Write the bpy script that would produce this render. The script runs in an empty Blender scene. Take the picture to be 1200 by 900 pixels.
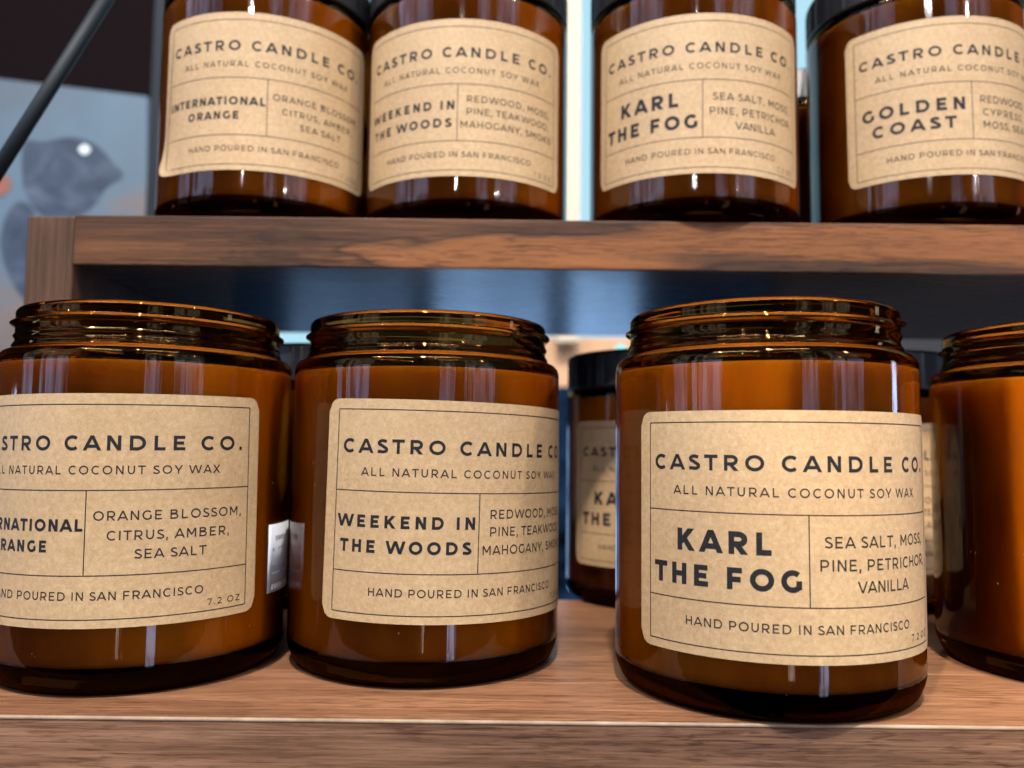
import bpy, math, random
from math import sin, cos, pi, sqrt, atan2
random.seed(7)
MM = 0.001
scn = bpy.context.scene
col = scn.collection

# ------------------------------------------------------------------ camera
F_PX, PITCH, ROLL = 978.0, 0.076870, 0.011140
cam_d = bpy.data.cameras.new("camera")
cam = bpy.data.objects.new("camera", cam_d); col.objects.link(cam)
cam_d.sensor_width = 36.0; cam_d.lens = F_PX / 1200 * 36
cam_d.clip_start = 0.01; cam_d.clip_end = 50
from mathutils import Matrix, Vector
cam.rotation_euler = (Matrix.Rotation(pi/2 + PITCH, 4, 'X') @ Matrix.Rotation(ROLL, 4, 'Z')).to_euler()
cam_d.dof.use_dof = True; cam_d.dof.focus_distance = 0.193; cam_d.dof.aperture_fstop = 12
scn.camera = cam

# ------------------------------------------------------------------ world, view
w = bpy.data.worlds.new("World"); scn.world = w; w.use_nodes = True
bg = w.node_tree.nodes["Background"]
bg.inputs[0].default_value = (0.62, 0.72, 1.0, 1); bg.inputs[1].default_value = 0.035
scn.view_settings.view_transform = 'Standard'; scn.view_settings.look = 'None'
scn.view_settings.exposure = 0; scn.view_settings.gamma = 1
scn.cycles.max_bounces = 12; scn.cycles.transmission_bounces = 10; scn.cycles.transparent_max_bounces = 16
scn.cycles.glossy_bounces = 5; scn.cycles.diffuse_bounces = 3
scn.cycles.sample_clamp_indirect = 6.0

# ------------------------------------------------------------------ lamps
def area(name, az, el, dist, sx, sy, power, color, shape='RECTANGLE', target=(0.02, 0.22, 0.04), spread=pi):
    d = bpy.data.lights.new(name, 'AREA'); d.shape = shape; d.size = sx; d.size_y = sy
    d.energy = power; d.color = color; d.spread = spread
    if shape == 'RECTANGLE':       # a shop window is uneven: frames, people, street
        d.use_nodes = True; nt = d.node_tree; em = nt.nodes['Emission']
        g = nt.nodes.new('ShaderNodeNewGeometry'); mp = nt.nodes.new('ShaderNodeMapping'); nt.links.new(g.outputs['Parametric'], mp.inputs['Vector'])
        mp.inputs['Location'].default_value = (az*.37, dist+sx, 0); mp.inputs['Scale'].default_value = (7*max(.4, sx), 3.2, 1)
        n = nt.nodes.new('ShaderNodeTexNoise'); n.inputs['Scale'].default_value = 1.3; n.inputs['Detail'].default_value = 3
        nt.links.new(mp.outputs[0], n.inputs['Vector'])
        mr = nt.nodes.new('ShaderNodeMapRange'); nt.links.new(n.outputs[0], mr.inputs[0])
        mr.inputs[1].default_value = .38; mr.inputs[2].default_value = .62; mr.inputs[3].default_value = .12; mr.inputs[4].default_value = 1.9
        nt.links.new(mr.outputs[0], em.inputs['Strength'])
    o = bpy.data.objects.new(name, d); col.objects.link(o)
    t = Vector(target); a = math.radians(az); e = math.radians(el)
    o.location = t + dist * Vector((sin(a)*cos(e), -cos(a)*cos(e), sin(e)))
    o.rotation_euler = (t - o.location).to_track_quat('-Z', 'Y').to_euler()
    return o
# shop spotlight above the shelf, the key
area("spotlight", -4, 60, 1.5, 0.07, 0.07, 41, (1.0, 0.89, 0.74), 'DISK')
area("spotlight", 56, 36, 1.9, 0.08, 0.08, 13, (1.0, 0.84, 0.66), 'DISK')
area("spotlight", -52, 50, 1.9, 0.08, 0.08, 12, (1.0, 0.88, 0.72), 'DISK')
# narrow spot with no known source, added to brighten the rightmost open jar
sd = bpy.data.lights.new("jar_fill_spot", 'SPOT'); sd.energy = 290; sd.color = (1.0, 0.86, 0.66); sd.spot_size = math.radians(5.4); sd.spot_blend = .7; sd.shadow_soft_size = .03
so_ = bpy.data.objects.new("jar_fill_spot", sd); col.objects.link(so_)
tt = Vector((0.166, 0.225, -0.035)); a_, e_ = math.radians(-33), math.radians(34)
so_.location = tt + 2.0*Vector((sin(a_)*cos(e_), -cos(a_)*cos(e_), sin(e_))); so_.rotation_euler = (tt-so_.location).to_track_quat('-Z', 'Y').to_euler()
# cool ceiling panels, mirrored in the shoulders and rims
area("ceiling_panel", -38, 52, 1.6, 0.85, 0.16, 11, (0.72, 0.84, 1.0))
area("ceiling_panel", 24, 62, 1.6, 0.60, 0.12, 8, (0.72, 0.84, 1.0))
area("cool_fill_light", 10, 62, 2.2, 2.6, 1.8, 6, (0.50, 0.68, 1.0))  # large dim fill, added for the navy tint in the jar shoulders
# more shop spots farther off: the small glints in the glass
for az, el in ((-6, 29), (-9, 19), (33, 27), (37, 17), (-58, 24), (12, 45), (-20, 50), (34, 56)):
    area("spotlight", az, el, 3.0, 0.045, 0.045, 4.5, (1.0, 0.95, 0.88), 'DISK')
# shop windows behind the photographer
area("window_light", -77, 19, 2.0, 0.44, 1.6, 4.5, (0.50, 0.64, 1.0))
area("window_light", -54, 19, 2.0, 0.80, 1.6, 8, (0.50, 0.64, 1.0))
area("window_light", 20, 19, 2.0, 0.40, 1.6, 3.6, (0.52, 0.66, 1.0))
area("window_light", 48, 19, 2.0, 0.86, 1.6, 7.5, (0.52, 0.66, 1.0))
# lower panes of a glazed door
area("window_light", -90, -12, 1.8, 0.14, 0.9, 4, (0.5, 0.66, 1.0))
area("window_light", 26, -14, 1.8, 0.16, 0.7, 1.6, (0.55, 0.66, 1.0))
area("window_light", 4, -10, 2.2, 0.10, 0.5, .8, (0.9, 0.7, 0.55))
area("window_light", 90, -6, 1.6, 0.12, 0.9, 4, (0.5, 0.66, 1.0))

# ------------------------------------------------------------------ node helpers
def mat(name):
    m = bpy.data.materials.new(name); m.use_nodes = True
    nt = m.node_tree
    for n in list(nt.nodes): nt.nodes.remove(n)
    return m, nt, nt.nodes, nt.links
def N(nt, t, **kw):
    n = nt.nodes.new(t)
    for k, v in kw.items():
        if k in ('operation', 'blend_type', 'data_type', 'noise_dimensions', 'vector_type', 'wave_type', 'bands_direction', 'feature', 'distribution', 'use_clamp'):
            setattr(n, k, v)
        else:
            n.inputs[k.replace('_', ' ')].default_value = v
    return n
def ramp(nt, stops, interp='LINEAR'):
    r = nt.nodes.new('ShaderNodeValToRGB'); cr = r.color_ramp; cr.interpolation = interp
    while len(cr.elements) < len(stops): cr.elements.new(0.5)
    for e, (p, c) in zip(cr.elements, stops):
        e.position = p; e.color = (*c, 1) if len(c) == 3 else c
    return r
def math_(nt, op, a, b=None, c=None):
    n = nt.nodes.new('ShaderNodeMath'); n.operation = op
    for i, v in enumerate((a, b, c)):
        if v is None: continue
        if isinstance(v, (int, float)): n.inputs[i].default_value = v
        else: nt.links.new(v, n.inputs[i])
    return n.outputs[0]
def coords(nt, scale, loc=(0, 0, 0), rot=(0, 0, 0)):
    tc = nt.nodes.new('ShaderNodeTexCoord'); mp = nt.nodes.new('ShaderNodeMapping')
    mp.inputs['Scale'].default_value = scale; mp.inputs['Location'].default_value = loc; mp.inputs['Rotation'].default_value = rot
    nt.links.new(tc.outputs['Object'], mp.inputs['Vector']); return mp.outputs[0]
def noise(nt, vec, scale=1, detail=4, rough=0.5, dist=0):
    n = nt.nodes.new('ShaderNodeTexNoise'); nt.links.new(vec, n.inputs['Vector'])
    n.inputs['Scale'].default_value = scale; n.inputs['Detail'].default_value = detail
    n.inputs['Roughness'].default_value = rough; n.inputs['Distortion'].default_value = dist
    return n.outputs[0]
def mixc(nt, fac, a, b, mode='MIX'):
    n = nt.nodes.new('ShaderNodeMix'); n.data_type = 'RGBA'; n.blend_type = mode
    for i, v in ((0, fac), (6, a), (7, b)):
        if isinstance(v, (int, float)): n.inputs[i].default_value = v
        elif isinstance(v, tuple): n.inputs[i].default_value = (*v, 1)
        else: nt.links.new(v, n.inputs[i])
    return n.outputs[2]
def bump(nt, h, strength, dist):
    b = nt.nodes.new('ShaderNodeBump'); b.inputs['Strength'].default_value = strength; b.inputs['Distance'].default_value = dist
    nt.links.new(h, b.inputs['Height']); return b.outputs[0]
def out(nt, sh):
    o = nt.nodes.new('ShaderNodeOutputMaterial'); nt.links.new(sh, o.inputs['Surface']); return o
def principled(nt, color=None, rough=0.5, normal=None, **kw):
    p = nt.nodes.new('ShaderNodeBsdfPrincipled')
    if isinstance(color, tuple): p.inputs['Base Color'].default_value = (*color, 1)
    elif color is not None: nt.links.new(color, p.inputs['Base Color'])
    if isinstance(rough, (int, float)): p.inputs['Roughness'].default_value = rough
    else: nt.links.new(rough, p.inputs['Roughness'])
    if normal is not None: nt.links.new(normal, p.inputs['Normal'])
    for k, v in kw.items():
        i = p.inputs[k.replace('_', ' ')]
        i.default_value = (*v, 1) if isinstance(v, tuple) and len(v) == 3 and i.type == 'RGBA' else v
    return p
def simple(name, color, rough=0.5, **kw):
    m, nt, _, _ = mat(name); out(nt, principled(nt, color, rough, **kw).outputs[0]); return m
def emissive(name, color, strength):
    m, nt, _, _ = mat(name); e = nt.nodes.new('ShaderNodeEmission')
    e.inputs[0].default_value = (*color, 1); e.inputs[1].default_value = strength; out(nt, e.outputs[0]); return m

# ------------------------------------------------------------------ materials
SIG = (0.47, 1.09, 3.1)          # absorption of the amber glass per wall thickness
def glass_bump(nt, k=1.0):
    # moulding ripples: long in z, short round the jar
    v = coords(nt, (620, 620, 16))
    a = noise(nt, v, 1, 2, .5)
    v2 = coords(nt, (45, 45, 22)); b = noise(nt, v2, 1, 2, .5)
    h = math_(nt, 'ADD', math_(nt, 'MULTIPLY', a, .30), b)
    return bump(nt, h, 0.55*k, 0.00025)
def make_wall():
    m, nt, nodes, links = mat('amber_glass_wall')
    nrm = glass_bump(nt)
    geo = nt.nodes.new('ShaderNodeNewGeometry')
    dot = nt.nodes.new('ShaderNodeVectorMath'); dot.operation = 'DOT_PRODUCT'
    links.new(geo.outputs['Incoming'], dot.inputs[0]); links.new(geo.outputs['Normal'], dot.inputs[1])
    c = math_(nt, 'ABSOLUTE', dot.outputs['Value'])
    # Snell: sin2 inside = (1-c^2)/n^2, path length through the wall = 1/cos inside
    s2 = math_(nt, 'DIVIDE', math_(nt, 'SUBTRACT', 1.0, math_(nt, 'MULTIPLY', c, c)), 2.25)
    # wall is a curved shell: d = (R cos - sqrt(r^2 - R^2 sin^2)) / t
    R_, r_ = 36.75, 33.95
    ci = math_(nt, 'MULTIPLY', math_(nt, 'SQRT', math_(nt, 'SUBTRACT', 1.0, s2)), R_)
    q = math_(nt, 'SQRT', math_(nt, 'SUBTRACT', r_*r_, math_(nt, 'MULTIPLY', s2, R_*R_)))
    d = math_(nt, 'DIVIDE', math_(nt, 'SUBTRACT', ci, q), R_-r_)
    comb = nt.nodes.new('ShaderNodeCombineColor')
    for i in range(3):
        links.new(math_(nt, 'EXPONENT', math_(nt, 'MULTIPLY', d, -SIG[i])), comb.inputs[i])
    tr = nt.nodes.new('ShaderNodeBsdfTransparent'); links.new(comb.outputs[0], tr.inputs[0])
    gl = nt.nodes.new('ShaderNodeBsdfGlossy'); gl.inputs['Roughness'].default_value = 0.055; links.new(nrm, gl.inputs['Normal'])
    fr = nt.nodes.new('ShaderNodeFresnel'); fr.inputs['IOR'].default_value = 1.52
    mx = nt.nodes.new('ShaderNodeMixShader'); links.new(fr.outputs[0], mx.inputs[0]); links.new(tr.outputs[0], mx.inputs[1]); links.new(gl.outputs[0], mx.inputs[2])
    # sparse dust and tiny scuffs on the outside
    sp = ramp(nt, [(.76, (0, 0, 0)), (.80, (.28, .28, .28))]); links.new(noise(nt, coords(nt, (1100, 1100, 700)), 1, 1, .5), sp.inputs[0])
    pa = ramp(nt, [(.45, (0, 0, 0)), (.65, (1, 1, 1))]); links.new(noise(nt, coords(nt, (60, 60, 60)), 1, 2, .5), pa.inputs[0])
    df = nt.nodes.new('ShaderNodeBsdfDiffuse'); df.inputs[0].default_value = (.45, .36, .28, 1)
    m2 = nt.nodes.new('ShaderNodeMixShader'); links.new(math_(nt, 'MULTIPLY', sp.outputs[0], pa.outputs[0]), m2.inputs[0])
    links.new(mx.outputs[0], m2.inputs[1]); links.new(df.outputs[0], m2.inputs[2])
    out(nt, m2.outputs[0]); return m
def make_glass(name, c):
    m, nt, nodes, links = mat(name)
    g = nt.nodes.new('ShaderNodeBsdfGlass'); g.inputs['Color'].default_value = (*c, 1)
    g.inputs['Roughness'].default_value = 0.02; g.inputs['IOR'].default_value = 1.5
    v = coords(nt, (120, 120, 120)); links.new(bump(nt, noise(nt, v, 1, 2), .25, .0003), g.inputs['Normal'])
    out(nt, g.outputs[0]); return m
M_wall = make_wall(); M_glass = make_glass('amber_glass', (0.49, 0.30, 0.125)); M_foot = make_glass('thick_amber_glass', (0.17, 0.075, 0.032))

def make_wax():
    m, nt, _, _ = mat('soy_wax')
    v = coords(nt, (60, 60, 16)); n = noise(nt, v, 1, 4, .6)
    r = ramp(nt, [(.32, (.56, .43, .26)), (.66, (.90, .78, .54))]); nt.links.new(n, r.inputs[0])
    p = principled(nt, r.outputs[0], .6, Subsurface_Weight=1.0, Subsurface_Scale=.012)
    p.inputs['Subsurface Radius'].default_value = (1.0, .8, .5)
    out(nt, p.outputs[0]); return m
M_wax = make_wax()

def make_kraft():
    m, nt, _, links = mat('kraft_paper')
    v = coords(nt, (1000, 1000, 1000))
    fine = noise(nt, v, 2.2, 3, .6)
    blot = noise(nt, v, .8, 5, .7)
    fib = noise(nt, coords(nt, (900, 900, 260)), 1.3, 3, .6)
    r = ramp(nt, [(.25, (.345, .230, .118)), (.5, (.425, .292, .158)), (.75, (.515, .372, .215))]); links.new(blot, r.inputs[0])
    r2 = ramp(nt, [(.3, (.78, .74, .70)), (.6, (1, 1, 1))]); links.new(fine, r2.inputs[0])
    c = mixc(nt, .6, r.outputs[0], r2.outputs[0], 'MULTIPLY')
    r3 = ramp(nt, [(.62, (1, 1, 1)), (.78, (.72, .60, .48))]); links.new(fib, r3.inputs[0])
    c = mixc(nt, .35, c, r3.outputs[0], 'MULTIPLY')
    wr = noise(nt, coords(nt, (95, 95, 24)), 1, 3, .55)
    wide = noise(nt, coords(nt, (22, 22, 30)), 1, 2, .5)
    rw = ramp(nt, [(.35, (.86, .83, .80)), (.65, (1, 1, 1))]); links.new(wide, rw.inputs[0])
    c = mixc(nt, .8, c, rw.outputs[0], 'MULTIPLY')
    b1 = nt.nodes.new('ShaderNodeBump'); b1.inputs['Strength'].default_value = .5; b1.inputs['Distance'].default_value = .0006; links.new(wr, b1.inputs['Height'])
    b2 = nt.nodes.new('ShaderNodeBump'); b2.inputs['Strength'].default_value = .35; b2.inputs['Distance'].default_value = .0001
    links.new(fine, b2.inputs['Height']); links.new(b1.outputs[0], b2.inputs['Normal'])
    out(nt, principled(nt, c, .58, b2.outputs[0]).outputs[0]); return m
M_kraft = make_kraft()
def make_ink():
    m, nt, _, links = mat('black_ink')
    n = noise(nt, coords(nt, (3000, 3000, 3000)), 1, 2)
    r = ramp(nt, [(.35, (.006, .007, .010)), (.75, (.02, .02, .022))]); links.new(n, r.inputs[0])
    out(nt, principled(nt, r.outputs[0], .55, Specular_IOR_Level=.2).outputs[0]); return m
M_ink = make_ink()
def make_ink_soft():
    return simple('thin_black_ink', (.018, .016, .016), .55, Specular_IOR_Level=.2)
M_ink2 = make_ink_soft()

def wood(name, c_dark, c_mid, c_light, axis_scale=(9, 90, 90), rough=(.35, .6), smudge=.5, loc=(0, 0, 0), bstr=.3, orange=None, coat=0.0, spec=.25, pores=0.0):
    m, nt, _, links = mat(name)
    v = coords(nt, axis_scale, loc)
    g1 = noise(nt, v, 1, 6, .6, .6)
    g2 = noise(nt, coords(nt, tuple(a*2.4 if a < 50 else a*9 for a in axis_scale), loc), 1, 4, .65)
    sm = noise(nt, coords(nt, (9, 18, 22), loc), 1, 3, .5)
    gg = math_(nt, 'ADD', math_(nt, 'MULTIPLY', g1, .52), math_(nt, 'MULTIPLY', g2, .48))
    r = ramp(nt, [(.32, c_dark), (.5, c_mid), (.68, c_light)]); links.new(gg, r.inputs[0])
    r2 = ramp(nt, [(.36, (.34, .36, .40)), (.58, (1, 1, 1))]); links.new(sm, r2.inputs[0])
    c = mixc(nt, smudge, r.outputs[0], r2.outputs[0], 'MULTIPLY')
    if orange:
        # a paler, warmer board figure with its own dark outline
        ov = noise(nt, coords(nt, (5.5, 30, 42), orange), 1, 3, .5, .8)
        ro = ramp(nt, [(.50, (0, 0, 0)), (.56, (1, 1, 1))]); links.new(ov, ro.inputs[0])
        cc = mixc(nt, ro.outputs[0], c, mixc(nt, .32, c, (.36, .13, .035)))
        rl = ramp(nt, [(.485, (1, 1, 1)), (.50, (.25, .2, .2)), (.515, (1, 1, 1))]); links.new(ov, rl.inputs[0])
        c = mixc(nt, .7, cc, rl.outputs[0], 'MULTIPLY')
    if pores:
        pv = noise(nt, coords(nt, (120, 1500, 1500), loc, (0, .012, .012)), 1, 3, .6, .4)
        rp = ramp(nt, [(.50, (1, 1, 1)), (.60, (.30, .24, .22))]); links.new(pv, rp.inputs[0])
        big = noise(nt, coords(nt, (12, 60, 60), loc), 1, 2, .5)
        rb = ramp(nt, [(.38, (.35, .35, .35)), (.55, (1, 1, 1))]); links.new(big, rb.inputs[0])
        c = mixc(nt, math_(nt, 'MULTIPLY', rb.outputs[0], pores), c, rp.outputs[0], 'MULTIPLY')
        gg = math_(nt, 'SUBTRACT', gg, math_(nt, 'MULTIPLY', pv, .35))
    rr = nt.nodes.new('ShaderNodeMapRange'); links.new(g2, rr.inputs[0]); rr.inputs[3].default_value = rough[0]; rr.inputs[4].default_value = rough[1]
    p = principled(nt, c, rr.outputs[0], bump(nt, gg, bstr, .0005), Coat_Weight=coat, Coat_Roughness=.12, Specular_IOR_Level=spec)
    out(nt, p.outputs[0]); return m
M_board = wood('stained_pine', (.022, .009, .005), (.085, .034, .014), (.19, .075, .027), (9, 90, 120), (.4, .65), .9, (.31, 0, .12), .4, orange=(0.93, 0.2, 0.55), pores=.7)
M_post = wood('stained_pine_upright', (.020, .010, .006), (.066, .033, .018), (.115, .06, .033), (120, 120, 9), (.4, .65), .5, (.1, .2, 0), .3)
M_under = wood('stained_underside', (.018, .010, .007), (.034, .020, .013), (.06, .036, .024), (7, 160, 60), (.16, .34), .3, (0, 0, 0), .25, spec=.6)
M_top = wood('walnut_laminate', (.09, .037, .018), (.20, .092, .047), (.33, .165, .088), (11, 190, 190), (.35, .5), .35, (.7, .1, 0), .12, pores=.6)
M_face = wood('walnut_laminate_edge', (.055, .023, .013), (.165, .083, .048), (.28, .155, .095), (14, 260, 260), (.45, .6), .4, (.2, .3, 0), .4, pores=.8)
M_band = wood('worn_edge_banding', (.13, .075, .05), (.25, .175, .12), (.35, .27, .20), (40, 40, 40), (.5, .6), .2, bstr=.03)
M_lid = simple('black_plastic', (.006, .006, .008), .38)
M_metal = simple('black_powder_coated_steel', (.004, .009, .015), .6, Specular_IOR_Level=.25)
M_sticker = simple('white_sticker_paper', (.52, .54, .60), .5)
M_grey_ink = simple('faded_grey_ink', (.45, .46, .50), .6)

# ------------------------------------------------------------------ object helpers
def tag(o, label=None, cat=None, group=None, kind=None):
    if label: o['label'] = label
    if cat: o['category'] = cat
    if group: o['group'] = group
    if kind: o['kind'] = kind
    return o
def mesh_obj(name, verts, faces, mats, parent=None, fmat=None, smooth=True, loc=(0, 0, 0)):
    me = bpy.data.meshes.new(name); me.from_pydata([(x*MM, y*MM, z*MM) for x, y, z in verts], [], faces)
    if not isinstance(mats, (list, tuple)): mats = [mats]
    for m in mats: me.materials.append(m)
    if fmat: me.polygons.foreach_set('material_index', fmat)
    me.polygons.foreach_set('use_smooth', [smooth]*len(me.polygons)); me.update()
    o = bpy.data.objects.new(name, me); col.objects.link(o)
    if parent: o.parent = parent
    o.location = Vector(loc)*MM
    return o
def empty(name, loc, rz=0):
    o = bpy.data.objects.new(name, None); col.objects.link(o); o.location = Vector(loc)*MM
    o.rotation_euler.z = rz; o.empty_display_size = .01; return o
def box_obj(name, x0, x1, y0, y1, z0, z1, m, parent=None, bev=0.0, face_mats=None):
    # face_mats: dict side -> slot; sides -x +x -y +y -z +z
    cx, cy, cz = (x0+x1)/2, (y0+y1)/2, (z0+z1)/2
    vs = [(x-cx, y-cy, z-cz) for x in (x0, x1) for y in (y0, y1) for z in (z0, z1)]
    fs = [(0, 1, 3, 2), (4, 6, 7, 5), (0, 4, 5, 1), (2, 3, 7, 6), (0, 2, 6, 4), (1, 5, 7, 3)]
    o = mesh_obj(name, vs, fs, m, parent, face_mats, False, (cx, cy, cz))
    if bev:
        b = o.modifiers.new('bevel', 'BEVEL'); b.width = bev*MM; b.segments = 3; b.limit_method = 'NONE'
    return o

# ------------------------------------------------------------------ lettering: a single-stroke geometric alphabet
def arc(cx, cy, rx, ry, a0, a1, n=14):
    return [(cx + rx*cos(math.radians(a0+(a1-a0)*i/n)), cy + ry*sin(math.radians(a0+(a1-a0)*i/n))) for i in range(n+1)]
def glyph(ch, t):
    """strokes (centre lines) in a cap-height-1 box, stroke width t; returns (strokes, left, right) outline extents"""
    h = t/2; T = 1-h
    if ch == 'A': return [[(0+h*.6, 0), (.50, 1)], [(.50, 1), (1.0-h*.6, 0)], [(.20, .28), (.80, .28)]], 0, 1.0, .01
    if ch == 'B': return [[(h, 0), (h, 1)], [(h, T)]+arc(.44, .76, .22, T-.76, 90, -90, 10)+[(h, .76-(T-.76))], [(h, .52)]+arc(.48, (.52+h)/2, .26, (.52-h)/2, 90, -90, 10)+[(h, h)]], 0, .80, .12
    if ch == 'C': return [arc(.50, .5, .5-h, .5+.01-h, 47, 313, 22)], 0, .88, .07
    if ch == 'D': return [[(h, 0), (h, 1)], [(h, T)]+arc(.42, .5, .50-h, .5-h, 90, -90, 18)+[(h, h)]], 0, .92, .12
    if ch == 'E': return [[(h, 0), (h, 1)], [(h, T), (.68, T)], [(h, .5), (.62, .5)], [(h, h), (.70, h)]], 0, .70, .12
    if ch == 'F': return [[(h, 0), (h, 1)], [(h, T), (.68, T)], [(h, .46), (.62, .46)]], 0, .68, .12
    if ch == 'G': return [arc(.50, .5, .5-h, .51-h, 47, 318, 22), [(.91-h, .13), (.91-h, .52)]], 0, .91, .07
    if ch == 'H': return [[(h, 0), (h, 1)], [(.80-h, 0), (.80-h, 1)], [(h, .5), (.80-h, .5)]], 0, .80, .12
    if ch == 'I': return [[(h, 0), (h, 1)]], 0, t, .13
    if ch == 'K': return [[(h, 0), (h, 1)], [(h, .30), (.80-h*.8, 1)], [(.34, .56), (.84-h*.8, 0)]], 0, .84, .12
    if ch == 'L': return [[(h, 0), (h, 1)], [(h, h), (.64, h)]], 0, .64, .12
    if ch == 'M': return [[(h, 0), (h, 1)], [(h, 1), (.49, .28)], [(.49, .28), (.98-h, 1)], [(.98-h, 0), (.98-h, 1)]], 0, .98, .12
    if ch == 'N': return [[(h, 0), (h, 1)], [(h, 1), (.82-h, 0)], [(.82-h, 0), (.82-h, 1)]], 0, .82, .12
    if ch == 'O': return [arc(.53, .5, .53-h, .51-h, 0, 360, 32)], 0, 1.06, .07
    if ch == 'P': return [[(h, 0), (h, 1)], [(h, T)]+arc(.44, .66, .30-h*.4, T-.66, 90, -90, 12)+[(h, .66-(T-.66))]], 0, .75, .12
    if ch == 'R': return [[(h, 0), (h, 1)], [(h, T)]+arc(.44, .66, .30-h*.4, T-.66, 90, -90, 12)+[(h, .66-(T-.66))], [(.42, .34), (.76-h*.6, 0)]], 0, .77, .12
    if ch == 'S':
        a = .5
        return [[(.62, 1-.16)] + arc(.36, .755-h*.25, .29-h*.4, .245-h*.75, 62, 250, 12) + [(.40, .485)] + arc(.38, .245+h*.25, .30-h*.4, .245-h*.75, 75, -118, 12)[1:] + [(.03, .14)]], 0, .69, .05
    if ch == 'T': return [[(0, T), (.80, T)], [(.40, 0), (.40, 1)]], 0, .80, .02
    if ch == 'U': return [[(h, 1), (h, .42)]+arc(.39, .42, .39-h, .42-h, 180, 360, 16)+[(.78-h, .42), (.78-h, 1)]], 0, .78, .11
    if ch == 'V': return [[(h*.6, 1), (.48, 0)], [(.48, 0), (.96-h*.6, 1)]], 0, .96, .01
    if ch == 'W': return [[(h*.6, 1), (.37, 0)], [(.37, 0), (.74, 1)], [(.74, 1), (1.11, 0)], [(1.11, 0), (1.48-h*.6, 1)]], 0, 1.48, .02
    if ch == 'X': return [[(h*.7, 0), (.82-h*.7, 1)], [(h*.7, 1), (.82-h*.7, 0)]], 0, .82, .02
    if ch == 'Y': return [[(h*.6, 1), (.44, .38)], [(.88-h*.6, 1), (.44, .38)], [(.44, .42), (.44, 0)]], 0, .88, .01
    if ch == 'Z': return [[(.02, T), (.74, T)], [(.70-h*.5, T), (.06+h*.5, h)], [(.02, h), (.76, h)]], 0, .76, .05
    if ch == '7': return [[(0, T), (.66-h*.5, T), (.24, 0)]], 0, .68, .05
    if ch == '2': return [arc(.32, .68, .30-h*.5, .32-h, 160, -32, 12)+[(.06, h)], [(.04, h), (.68, h)]], 0, .68, .05
    if ch == '.': return [[(h*1.0, 0), (h*1.0, t*1.15)]], 0, t*1.1, .08
    if ch == ',': return [[(h*1.0, -.02), (h*1.0, t*1.15)], [(h*1.0, .04), (h*.5, -.19)]], 0, t*1.1, .08
    return [], 0, .34, .0
def text_polys(txt, s0, s1, z0, z1, wt):
    """returns list of quads in label coords (mm); text spans exactly s0..s1"""
    cap = z1-z0; t = wt
    gl = [glyph(c, t) for c in txt]
    adv = 0; raw = []
    for i, (st, l, r, sb) in enumerate(gl):
        if i: adv += gl[i-1][3] + sb
        raw.append(adv); adv += r-l
    nat = adv*cap; n = len(txt)-1
    # share the remaining width: part tracking, part letter width
    extra = (s1-s0) - nat
    kx = 1.0
    if extra < 0:
        kx = max(.86, (s1-s0)/nat) if n else (s1-s0)/nat
    elif extra > .22*cap*n:
        kx = min(1.10, 1 + (extra-.22*cap*n)/nat)
    tr = ((s1-s0) - nat*kx)/max(1, n)
    quads = []
    for i, (st, l, r, sb) in enumerate(gl):
        ox = s0 + raw[i]*cap*kx + tr*i
        for pl in st:
            pts = [(ox + x*cap*kx, z0 + y*cap) for x, y in pl]
            dx, dy = pts[-1][0]-pts[0][0], pts[-1][1]-pts[0][1]
            if len(pts) == 2 and abs(dx) > .05*cap and abs(dy) > .2*cap and txt[i] != ',':
                hw = t*cap/2*math.hypot(dx, dy)/abs(dy)     # diagonal cut flat at both ends
                (xa, ya), (xb, yb) = pts; K = 3
                for k in range(K):
                    x1, y1 = xa+dx*k/K, ya+dy*k/K; x2, y2 = xa+dx*(k+1)/K, ya+dy*(k+1)/K
                    quads.append(((x1-hw, y1), (x1+hw, y1), (x2+hw, y2), (x2-hw, y2)))
                continue
            quads += ribbon(pts, t*cap)
    return quads
def ribbon(pts, wd):
    # drop repeats, subdivide long straight runs so that they follow the jar
    q = [pts[0]]
    for p in pts[1:]:
        d = math.hypot(p[0]-q[-1][0], p[1]-q[-1][1])
        if d < 1e-5: continue
        k = max(1, int(abs(p[0]-q[-1][0])/1.2)); a = q[-1]
        for j in range(1, k+1): q.append((a[0]+(p[0]-a[0])*j/k, a[1]+(p[1]-a[1])*j/k))
    pts = q; n = len(pts); hw = wd/2; L = []; Rr = []
    closed = n > 3 and math.hypot(pts[0][0]-pts[-1][0], pts[0][1]-pts[-1][1]) < 1e-4
    for i in range(n):
        if closed:
            a = pts[i-1] if i else pts[-2]; b = pts[(i+1)] if i < n-1 else pts[1]
        else:
            a = pts[max(0, i-1)]; b = pts[min(n-1, i+1)]
        p = pts[i]
        def nrm(u, v):
            dx, dy = v[0]-u[0], v[1]-u[1]; m = math.hypot(dx, dy) or 1
            return (-dy/m, dx/m)
        n1 = nrm(a, p) if a != p else nrm(p, b); n2 = nrm(p, b) if b != p else n1
        mx, my = n1[0]+n2[0], n1[1]+n2[1]; m = math.hypot(mx, my) or 1; mx /= m; my /= m
        k = min(1.6, 1/max(.3, mx*n1[0]+my*n1[1]))
        L.append((p[0]+mx*hw*k, p[1]+my*hw*k)); Rr.append((p[0]-mx*hw*k, p[1]-my*hw*k))
    return [(L[i], Rr[i], Rr[i+1], L[i+1]) for i in range(n-1)]
def hline(s0, s1, z, wd=.24):
    return ribbon([(s0, z), (s1, z)], wd)
def vline(s, z0, z1, wd=.24):
    return ribbon([(s, z0), (s, z1)], wd)

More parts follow.
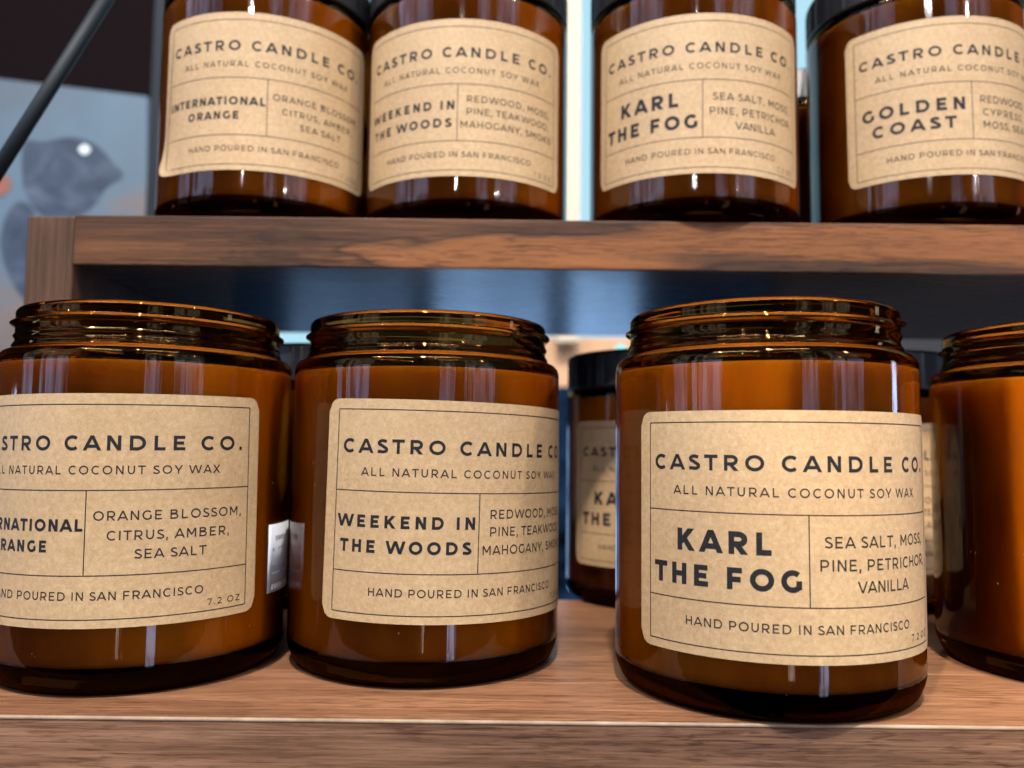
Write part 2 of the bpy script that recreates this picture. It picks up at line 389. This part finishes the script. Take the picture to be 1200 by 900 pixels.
BOLD, SEMI, REG, THIN = .215, .185, .115, .12
COMMON_B = [("CASTRO CANDLE CO.", -35.0, 34.6, 16.4, 19.8, .215)]
COMMON_R = [("ALL NATURAL COCONUT SOY WAX", -29.7, 28.5, 11.0, 12.95, .15),
            ("HAND POURED IN SAN FRANCISCO", -26.7, 25.2, -17.1, -15.2, .15),
            ("7.2 OZ", 26.3, 35.0, -20.1, -18.6, .14)]
VAR = {
 'fog': ([("KARL", -28.7, -8.2, -1.2, 3.6, .25), ("THE FOG", -35.2, -2.2, -8.6, -4.0, .25)],
         [("SEA SALT, MOSS,", 2.6, 33.3, .6, 3.0, .15), ("PINE, PETRICHOR,", 1.6, 34.6, -4.15, -1.75, .15), ("VANILLA", 9.9, 25.3, -8.75, -6.3, .15)]),
 'orange': ([("INTERNATIONAL", -35.9, -1.1, -1.8, .95, .24), ("ORANGE", -27.4, -9.4, -6.5, -3.85, .24)],
         [("ORANGE BLOSSOM,", 1.1, 34.7, .6, 2.75, .15), ("CITRUS, AMBER,", 4.1, 31.4, -3.85, -1.7, .15), ("SEA SALT", 10.0, 25.7, -8.1, -5.95, .15)]),
 'woods': ([("WEEKEND IN", -35.8, -1.6, -1.2, 1.75, .24), ("THE WOODS", -34.9, -2.5, -7.1, -4.1, .24)],
         [("REDWOOD, MOSS,", 2.4, 33.6, 1.3, 3.5, .15), ("PINE, TEAKWOOD,", 2.4, 33.6, -2.9, -.65, .15), ("MAHOGANY, SMOKE", .5, 35.0, -7.3, -5.05, .15)]),
 'coast': ([("GOLDEN", -34.3, -2.9, -1.9, 2.3, .24), ("COAST", -31.1, -5.7, -7.9, -3.9, .24)],
         [("REDWOOD,", 2.1, 22, .5, 2.85, .15), ("CYPRESS,", 2.9, 21, -3.75, -1.4, .15), ("MOSS, SEA", 3.0, 21.5, -7.9, -5.55, .15)]),
}
HW, ZT, ZB = 40.0, 29.4, -23.3        # label outline
W_IN, L1, L2, L3, L4 = 36.7, 26.87, 7.39, -11.67, -21.36
R = 36.75
Z_LAB = 38.0                          # height of the label's origin above the jar base
_cache = {}
def wrap(s, z, r, tilt, zo, ph, peel=0):
    a = ph + (s*cos(tilt) - z*sin(tilt))/R
    zz = Z_LAB + zo + z*cos(tilt) + s*sin(tilt)
    if peel:
        k = max(0, (-s-30)/10.0) * max(0, (-z-8)/15.0); r += 2.6*peel*k*k
    return (r*sin(a), -r*cos(a), zz)
def make_label(parent, kind, ph, tilt=0.0, zo=0.0, peel=0):
    cr = 3.2
    ns = 81; nz = 14; vs = []; fs = []
    for i in range(ns):
        s = -HW + 2*HW*i/(ns-1)
        e = max(0, abs(s)-(HW-cr)); c = cr - sqrt(max(0, cr*cr-e*e))
        for j in range(nz):
            z = ZB+c + (ZT-ZB-2*c)*j/(nz-1)
            vs.append(wrap(s, z, R+.10, tilt, zo, ph, peel))
    for i in range(ns-1):
        for j in range(nz-1):
            a = i*nz+j; fs.append((a, a+nz, a+nz+1, a+1))
    lab = mesh_obj('paper_label', vs, fs, M_kraft, parent)
    so = lab.modifiers.new('thickness', 'SOLIDIFY'); so.thickness = .10*MM; so.offset = 1
    lab.modifiers.new('crisp_edge', 'EDGE_SPLIT')
    def ink(name, quads, m, r):
        v = []; f = []
        for q in quads:
            b = len(v); v += [wrap(s, z, r, tilt, zo, ph, peel) for s, z in q]; f.append((b, b+1, b+2, b+3))
        return mesh_obj(name, v, f, m, lab)
    B, Rg = VAR[kind]
    q = []
    for t in COMMON_B + B: q += text_polys(*t)
    ink('bold_lettering', q, M_ink, R+.24)
    q = []
    for t in COMMON_R + Rg: q += text_polys(*t)
    ink('small_lettering', q, M_ink2, R+.235)
    q = hline(-W_IN, W_IN, L1)+hline(-W_IN, W_IN, L4)+hline(-W_IN, W_IN, L2)+hline(-W_IN, W_IN, L3)
    q += vline(-W_IN, L4, L1)+vline(W_IN, L4, L1)+vline(-.6, L3, L2)
    ink('ruled_lines', q, M_ink2, R+.23)
    return lab

# ------------------------------------------------------------------ jar
NSEG = 144
def revolve(prof, fm=None, close_bottom=False, close_top=False, seg=NSEG, rad=None):
    vs = []; fs = []; mi = []
    n = len(prof)
    for i, (r, z) in enumerate(prof):
        for k in range(seg):
            a = 2*pi*k/seg
            rr, zz = rad(i, r, z, a) if rad else (r, z)
            vs.append((rr*sin(a), -rr*cos(a), zz))
    for i in range(n-1):
        for k in range(seg):
            k2 = (k+1) % seg
            fs.append((i*seg+k, i*seg+k2, (i+1)*seg+k2, (i+1)*seg+k)); mi.append(fm[i] if fm else 0)
    if close_bottom: fs.append(tuple(reversed(range(seg)))); mi.append(fm[0] if fm else 0)
    if close_top: fs.append(tuple(range((n-1)*seg, n*seg))); mi.append(fm[-1] if fm else 0)
    return vs, fs, mi
NECK0, NECK1 = 80.6, 90.0
def jar_profile():
    p = []; f = []
    def add(r, z, m): p.append((r, z)); f.append(m)
    for r, z in [(0.01, 1.6), (20, 1.5), (28, 1.0), (30.5, .15), (31.8, 0.0), (33.2, .25), (34.6, 1.1), (35.3, 1.9), (35.8, 3.0), (36.35, 4.4), (36.65, 5.6)]: add(r, z, 2)
    for z in (6.8, 10, 20, 30, 40, 50, 60, 70, 75): add(36.75, z, 0)
    for r, z in [(36.75, 76.8), (36.70, 77.8), (36.35, 78.8), (35.6, 79.7), (34.6, 80.2), (33.7, 80.5)]: add(r, z, 1)
    i0 = len(p); z = 80.9
    while z < 89.9: add(32.9, z, 1); z += .3
    i1 = len(p)
    for r, z in [(32.8, 90.2), (32.4, 90.75), (31.7, 91.0), (30.9, 90.85), (30.45, 90.3), (30.3, 89), (30.3, 84), (30.7, 81.5), (31.8, 79.6), (32.9, 78.4), (33.6, 77.4), (33.8, 76.55)]: add(r, z, 1)
    return p, f, i0, i1
JP, JF, JI0, JI1 = jar_profile()
THREAD_START = 0.35
def neck_rad(i, r, z, a):
    if JI0 <= i < JI1:
        u = ((a - THREAD_START) % (2*pi))/(2*pi)
        fade = min(1, u/.03, (1-u)/.03)
        zc = 87.0 - 1.6*(u-.5)
        g1 = math.exp(-((z-zc)/.52)**2)*1.3*fade
        zc2 = zc-3.3
        g2 = math.exp(-((z-zc2)/.45)**2)*.45*min(1, max(0, (1-u)*2.2))
        g3 = math.exp(-((z-81.4)/.8)**2)*.7
        r = r + g1+g2+g3
    return r, z
def jar_mesh():
    if 'jar' in _cache: return _cache['jar']
    vs, fs, mi = revolve(JP, JF, rad=neck_rad)
    me = bpy.data.meshes.new('glass_jar'); me.from_pydata([(x*MM, y*MM, z*MM) for x, y, z in vs], [], fs)
    me.materials.append(M_wall); me.materials.append(M_glass); me.materials.append(M_foot)
    me.polygons.foreach_set('material_index', mi); me.polygons.foreach_set('use_smooth', [True]*len(me.polygons)); me.update()
    wp = [(0.01, 6.2), (30, 6.3), (35.2, 6.6), (36.5, 7.6), (36.62, 9), (36.62, 40), (36.62, 75.6), (36.5, 76.35), (35.6, 76.5), (33, 76.4), (25, 75.9), (0.01, 75.7)]
    vs, fs, mi = revolve(wp)
    wm = bpy.data.meshes.new('wax'); wm.from_pydata([(x*MM, y*MM, z*MM) for x, y, z in vs], [], fs)
    wm.materials.append(M_wax); wm.polygons.foreach_set('use_smooth', [True]*len(wm.polygons)); wm.update()
    lp = []
    for r, z in [(33.4, 79.6), (36.2, 79.6), (36.55, 80.0), (36.6, 80.6), (36.4, 81.0), (36.4, 92.2), (36.1, 93.1), (35.2, 93.6), (33.5, 93.7), (33.0, 93.4), (0.01, 93.4)]: lp.append((r, z))
    def rib(i, r, z, a):
        if 4 <= i <= 5: r += .22*(1 if int(a/(2*pi)*360) % 2 else -1)
        return r, z
    vs, fs, mi = revolve(lp, rad=rib, seg=360)
    lm = bpy.data.meshes.new('lid'); lm.from_pydata([(x*MM, y*MM, z*MM) for x, y, z in vs], [], fs)
    lm.materials.append(M_lid); lm.polygons.foreach_set('use_smooth', [True]*len(lm.polygons)); lm.update()
    _cache['jar'] = (me, wm, lm); return _cache['jar']
def candle(x, y, z, kind, ph, tilt, zo, label, group, lid=False, spin=0.0, peel=0):
    t = empty('candle', (x, y, z))
    tag(t, label, 'candle', group)
    jm, wm, lm = jar_mesh()
    for nm, me, on in (('glass_jar', jm, True), ('wax', wm, True), ('lid', lm, lid)):
        if not on: continue
        o = bpy.data.objects.new(nm, me); col.objects.link(o); o.parent = t; o.rotation_euler.z = spin
    if kind: make_label(t, kind, ph, tilt, zo, peel)
    return t

# ------------------------------------------------------------------ setting: lower shelf
ZL, ZU = -57.0, 73.5
def rot_shelf(o):   # the front edge runs a touch off the picture plane
    return o
low = empty('wooden_shelf', (0, 181.5, ZL)); tag(low, 'brown walnut laminate shelf under the row of open candles, pale worn front edge', 'shelf')
def lbox(name, x0, x1, y0, y1, z0, z1, m, bev=0):
    o = box_obj(name, x0, x1, y0, y1, z0, z1, m, None, bev); o.parent = low; o.location = o.location - Vector((0, 181.5, ZL))*MM; return o
lbox('shelf_top', -330, 420, 181.0, 321, ZL-5, ZL, M_top)
lbox('edge_banding', -330, 420, 179.9, 181.0, ZL-.9, ZL-.12, M_band, .35)
lbox('front_face', -330, 420, 180.1, 190, ZL-26, ZL-.92, M_face)

# ------------------------------------------------------------------ upper riser
up = empty('wooden_riser', (0, 264, 55)); tag(up, 'dark stained wooden riser board holding the back row of lidded candles', 'shelf riser')
def ubox(name, x0, x1, y0, y1, z0, z1, m, bev=0, fm=None):
    o = box_obj(name, x0, x1, y0, y1, z0, z1, m, None, bev, fm); o.parent = up; o.location = o.location - Vector((0, 264, 55))*MM; return o
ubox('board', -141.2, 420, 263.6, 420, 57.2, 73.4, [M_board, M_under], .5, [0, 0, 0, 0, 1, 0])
ubox('upright', -157, -141.7, 264.6, 420, ZL+.1, 73.2, M_post, .6)

# ------------------------------------------------------------------ candles
LOW_G, UP_G, BACK_G = 'open candles in the front row of the lower shelf', 'lidded candles on the upper riser', 'lidded candles at the back of the lower shelf'
candle(63.49, 212.85, ZL, 'fog', -.0150, -.0005, -1.685, 'open amber candle standing nearest the lower shelf edge, its overhang shading the front face', LOW_G, spin=.55)
candle(-23.58, 235.54, ZL, 'woods', .4657, -.0179, .624, 'open amber candle between the stickered candle and the one nearest the shelf edge', LOW_G, spin=.5)
io = candle(-97.81, 226.57, ZL, 'orange', .0736, .0109, 1.06, 'open amber candle at the left with a white price sticker on its side', LOW_G, spin=2.6)
candle(157.1, 231.7, ZL, 'woods', .62, 0, 0, 'open amber candle at the right edge of the lower shelf, label turned out of sight', LOW_G, spin=-2.0)
candle(-91.12, 299.11, ZU, 'orange', .3055, .0039, .117, 'leftmost lidded candle on the riser, beside the black post, label corner lifting', UP_G, True, peel=1)
candle(-17.43, 300.67, ZU, 'woods', -.0184, -.0050, -.592, 'second lidded candle from the left on the riser, left of the cream column', UP_G, True, spin=.3)
candle(64.19, 295.53, ZU, 'fog', -.1004, -.0054, -.442, 'lidded candle on the riser just right of the cream column', UP_G, True, spin=.9)
candle(146.12, 297.98, ZU, 'coast', .0485, .0094, .917, 'rightmost lidded candle on the riser, cut off by the picture edge', UP_G, True, spin=1.4)
candle(131.0, 388.0, ZU, 'fog', 2.8, 0, 0, 'dark lidded candle in the second row of the riser, behind its two rightmost candles', UP_G, True)
candle(59.0, 332.0, ZL, 'fog', -.09, 0, 0, 'shadowed lidded candle behind the gap between the two middle open candles', BACK_G, True)
candle(-72.0, 330.0, ZL, 'orange', 2.8, 0, 0, 'dark lidded candle behind the stickered open candle, only its lid peeping out', BACK_G, True)
candle(134.0, 330.0, ZL, 'woods', -.05, 0, 0, 'shadowed lidded candle behind the gap left of the rightmost open candle', BACK_G, True)
# price sticker on the side of the orange candle
vs = []; fs = []
for i in range(13):
    a = 1.31 + .50*i/12
    for zz in (ZL*0+19.2, 36.6):
        vs.append(((R+.14)*sin(a), -(R+.14)*cos(a), zz))
for i in range(12): fs.append((2*i, 2*i+2, 2*i+3, 2*i+1))
sticker = mesh_obj('price_sticker', vs, fs, M_sticker, io)
so = sticker.modifiers.new('thickness', 'SOLIDIFY'); so.thickness = .1*MM; so.offset = 1

# ------------------------------------------------------------------ things at the left and behind
def px(x, y, Y):   # a point of the place at depth Y (mm), from where it is seen
    u = (x-600)/F_PX; v = (450-y)/F_PX
    cr, sr = cos(ROLL), sin(ROLL); u, v = u*cr-v*sr, u*sr+v*cr
    c, s = cos(PITCH), sin(PITCH); d = Vector((u, c-v*s, s+v*c))
    return d*(Y/d.y)
def rod(name, a, b, r, m, parent=None, seg=20):
    a, b = Vector(a), Vector(b); d = (b-a); L = d.length; q = d.to_track_quat('Z', 'Y')
    vs, fs, mi = revolve([(0.01, 0), (r, 0), (r, L), (0.01, L)], seg=seg)
    o = mesh_obj(name, vs, fs, m, parent, None, True, a); o.rotation_euler = q.to_euler(); return o
brace = rod('metal_brace', px(-60, 290, 262), px(165, -65, 282), 2.35, M_metal)
tag(brace, 'black diagonal metal brace rod crossing the top left corner', 'metal rod')
post = box_obj('metal_post', 0, 1, 0, 1, 0, 1, M_metal)
p0 = px(166, 330, 700); p1 = px(192, 90, 700)
post2 = box_obj('metal_post', p0.x, p1.x, 700, 712, -400, p1.z+260, M_metal, None, 1.0)
bpy.data.objects.remove(post)
post2.name = 'metal_post'
tag(post2, 'black vertical post between the picture and the first riser candle', 'post')

# picture: pale sky, dark blue rounded figure
def make_picture_mat():
    m, nt, _, links = mat('painted_canvas')
    v = coords(nt, (1, 1, 1)); sep = nt.nodes.new('ShaderNodeSeparateXYZ'); links.new(v, sep.inputs[0])
    n = noise(nt, coords(nt, (14, 14, 30)), 1, 5, .6)
    h = math_(nt, 'ADD', sep.outputs['Z'], math_(nt, 'MULTIPLY', math_(nt, 'SUBTRACT', n, .5), .16))
    h = math_(nt, 'ADD', h, math_(nt, 'MULTIPLY', sep.outputs['X'], -.6))
    mr = nt.nodes.new('ShaderNodeMapRange'); links.new(h, mr.inputs[0]); mr.inputs[1].default_value = -.16; mr.inputs[2].default_value = .20
    r = ramp(nt, [(.0, (.09, .075, .07)), (.40, (.13, .105, .10)), (.52, (.075, .115, .16)), (.75, (.07, .12, .17)), (1, (.065, .09, .12))]); links.new(mr.outputs[0], r.inputs[0])
    out(nt, principled(nt, r.outputs[0], .5).outputs[0]); return m
M_pic = make_picture_mat()
def make_blue():
    m, nt, _, links = mat('blue_paint')
    n = noise(nt, coords(nt, (24, 24, 30), (3, 0, 1)), 1, 5, .65, .6)
    r = ramp(nt, [(.32, (.010, .018, .032)), (.5, (.024, .038, .065)), (.68, (.065, .085, .125))]); links.new(n, r.inputs[0])
    out(nt, principled(nt, r.outputs[0], .35).outputs[0]); return m
M_blue = make_blue()
YP = 800
pic = empty('canvas_picture', tuple(px(60, 300, YP))); tag(pic, 'blurred painting of a dark blue rounded shape on pale sky, behind the left upright', 'painting')
def poly_px(name, pts, Y, th, m, parent):
    base = px(60, 300, YP)
    P = [px(x, y, Y) for x, y in pts]; n = len(P)
    vs = [tuple(p-base) for p in P] + [tuple(p-base+Vector((0, th, 0))) for p in P]
    fs = [tuple(range(n)), tuple(reversed(range(n, 2*n)))] + [(i, i+n, (i+1) % n+n, (i+1) % n) for i in range(n)]
    return mesh_obj(name, vs, fs, m, parent, None, False)
poly_px('canvas', [(-120, 78), (172, 113), (172, 620), (-120, 620)], YP, 12, M_pic, pic)
def smooth_loop(pts, k=6):
    o = []; n = len(pts)
    for i in range(n):
        p0, p1, p2, p3 = pts[i-1], pts[i], pts[(i+1) % n], pts[(i+2) % n]
        for j in range(k):
            t = j/k
            o.append(tuple(.5*((2*p1[a])+(-p0[a]+p2[a])*t+(2*p0[a]-5*p1[a]+4*p2[a]-p3[a])*t*t+(-p0[a]+3*p1[a]-3*p2[a]+p3[a])*t**3) for a in (0, 1)))
    return o
poly_px('painted_shape', smooth_loop([(28, 168), (52, 166), (82, 161), (112, 170), (132, 190), (144, 206), (124, 220), (112, 238), (90, 252), (56, 256), (36, 238), (27, 215)]), YP-.6, .3, M_blue, pic)
poly_px('painted_shape', smooth_loop([(22, 236), (40, 250), (40, 300), (34, 350), (20, 340), (5, 310), (1, 280), (8, 252)]), YP-.9, .3, M_blue, pic)
poly_px('highlight', smooth_loop([(92, 175), (99, 169), (106, 175), (99, 181)]), YP-1.3, .3, simple('white_paint', (.60, .66, .70), .4), pic)
poly_px('painted_patch', smooth_loop([(-6, 212), (8, 206), (13, 215), (8, 226), (-6, 230)]), YP-.7, .3, simple('orange_paint', (.20, .07, .045), .5), pic)

# far room
YB = 1200
def wallp(name, x0, x1, y0, y1, Y, th, m):
    a = px(x0, y1, Y); b = px(x1, y0, Y)
    return box_obj(name, a.x, b.x, Y, Y+th, a.z, b.z, m)
wl = wallp('wall_dark', -700, 205, -500, 1400, 1150, 30, simple('dark_maroon_paint', (.006, .003, .004), .9, Specular_IOR_Level=.1)); wl['kind'] = 'structure'
win = wallp('window_pane', 190, 2000, -500, 415, YB, 10, emissive('daylit_glass', (.50, .84, 1.0), .95))
tag(win, 'bright pale blue shop window seen in the gaps between the riser candles', 'window')
def make_lowglass(name, c0, c1, st):
    m, nt, _, links = mat(name)
    v = coords(nt, (12, 1, 16)); n = noise(nt, v, 1, 3, .6)
    r = ramp(nt, [(.38, c0), (.62, c1)]); links.new(n, r.inputs[0])
    e = nt.nodes.new('ShaderNodeEmission'); links.new(r.outputs[0], e.inputs[0]); e.inputs[1].default_value = st
    out(nt, e.outputs[0]); return m
lw = wallp('lower_window', 190, 925, 452, 1000, YB+2, 10, make_lowglass('shaded_blue_glass', (.002, .004, .008), (.012, .035, .085), 1))
tag(lw, 'dim blue lower window glimpsed low between the open candles', 'window')
for x0, x1, st, lb in ((505, 640, 3.2, 'brighter blue pane low behind the second open candle from the left'), (668, 745, 4.5, 'brightest blue pane low behind the shadowed back candle with a half lit label'), (330, 480, 1.1, 'dim blue pane low behind the gap of the two left open candles')):
    o = wallp('lower_window_pane', x0, x1, 500, 690, YB-4, 4, make_lowglass('blue_daylit_glass', (.03, .08, .18), (.30, .50, .82), st))
    tag(o, lb, 'window pane', 'blue panes low in the far window')
cab = wallp('dark_cabinet', 930, 2200, 330, 1300, YB-120, 40, simple('black_lacquer', (.012, .012, .015), .5)); tag(cab, 'near black cabinet far behind the right half of the lower shelf', 'cabinet')
cw = wallp('wooden_column', 652, 683, -500, 400, YB-60, 30, simple('cream_paint', (.62, .52, .40), .6)); tag(cw, 'cream column standing against the window behind the second gap of the riser row', 'column')
sl = wallp('window_ledge', 560, 780, 397, 452, YB-20, 18, simple('peach_wood', (.62, .36, .20), .6)); tag(sl, 'peach wooden ledge below the bright window, seen under the riser board', 'ledge')

vs, fs, mi = revolve([(0.01, -8), (4.5, -6.6), (7.2, -3.5), (8, 0), (7.2, 3.5), (4.5, 6.6), (2, 7.7), (1.6, 10), (0.01, 10)], seg=32)
gl = mesh_obj('cyan_spot_globe', vs, fs, emissive('cyan_glow', (.15, .80, .85), 1.6), None, None, True, tuple(px(728, 412, 1050)))  # added glowing globe standing in for a blurred cyan bright spot
tag(gl, 'small added cyan glow beyond the ledge, left of the nearest candle neck', 'lamp')
# faint print on the price sticker
q = []
for k in range(5):
    zc = 33.6 - 3.1*k
    for j in range(9):
        a = 1.36 + .045*j
        if (j*7+k*3) % 5 == 0: continue
        q.append([(R+.30, a, zc), (R+.30, a+.03, zc), (R+.30, a+.03, zc-(.5 if k % 2 else 1.3)), (R+.30, a, zc-(.5 if k % 2 else 1.3))])
vs = []; fs = []
for c in q:
    b = len(vs); vs += [(r*sin(a), -r*cos(a), z) for r, a, z in c]; fs.append((b, b+1, b+2, b+3))
mesh_obj('faint_print', vs, fs, M_grey_ink, sticker)
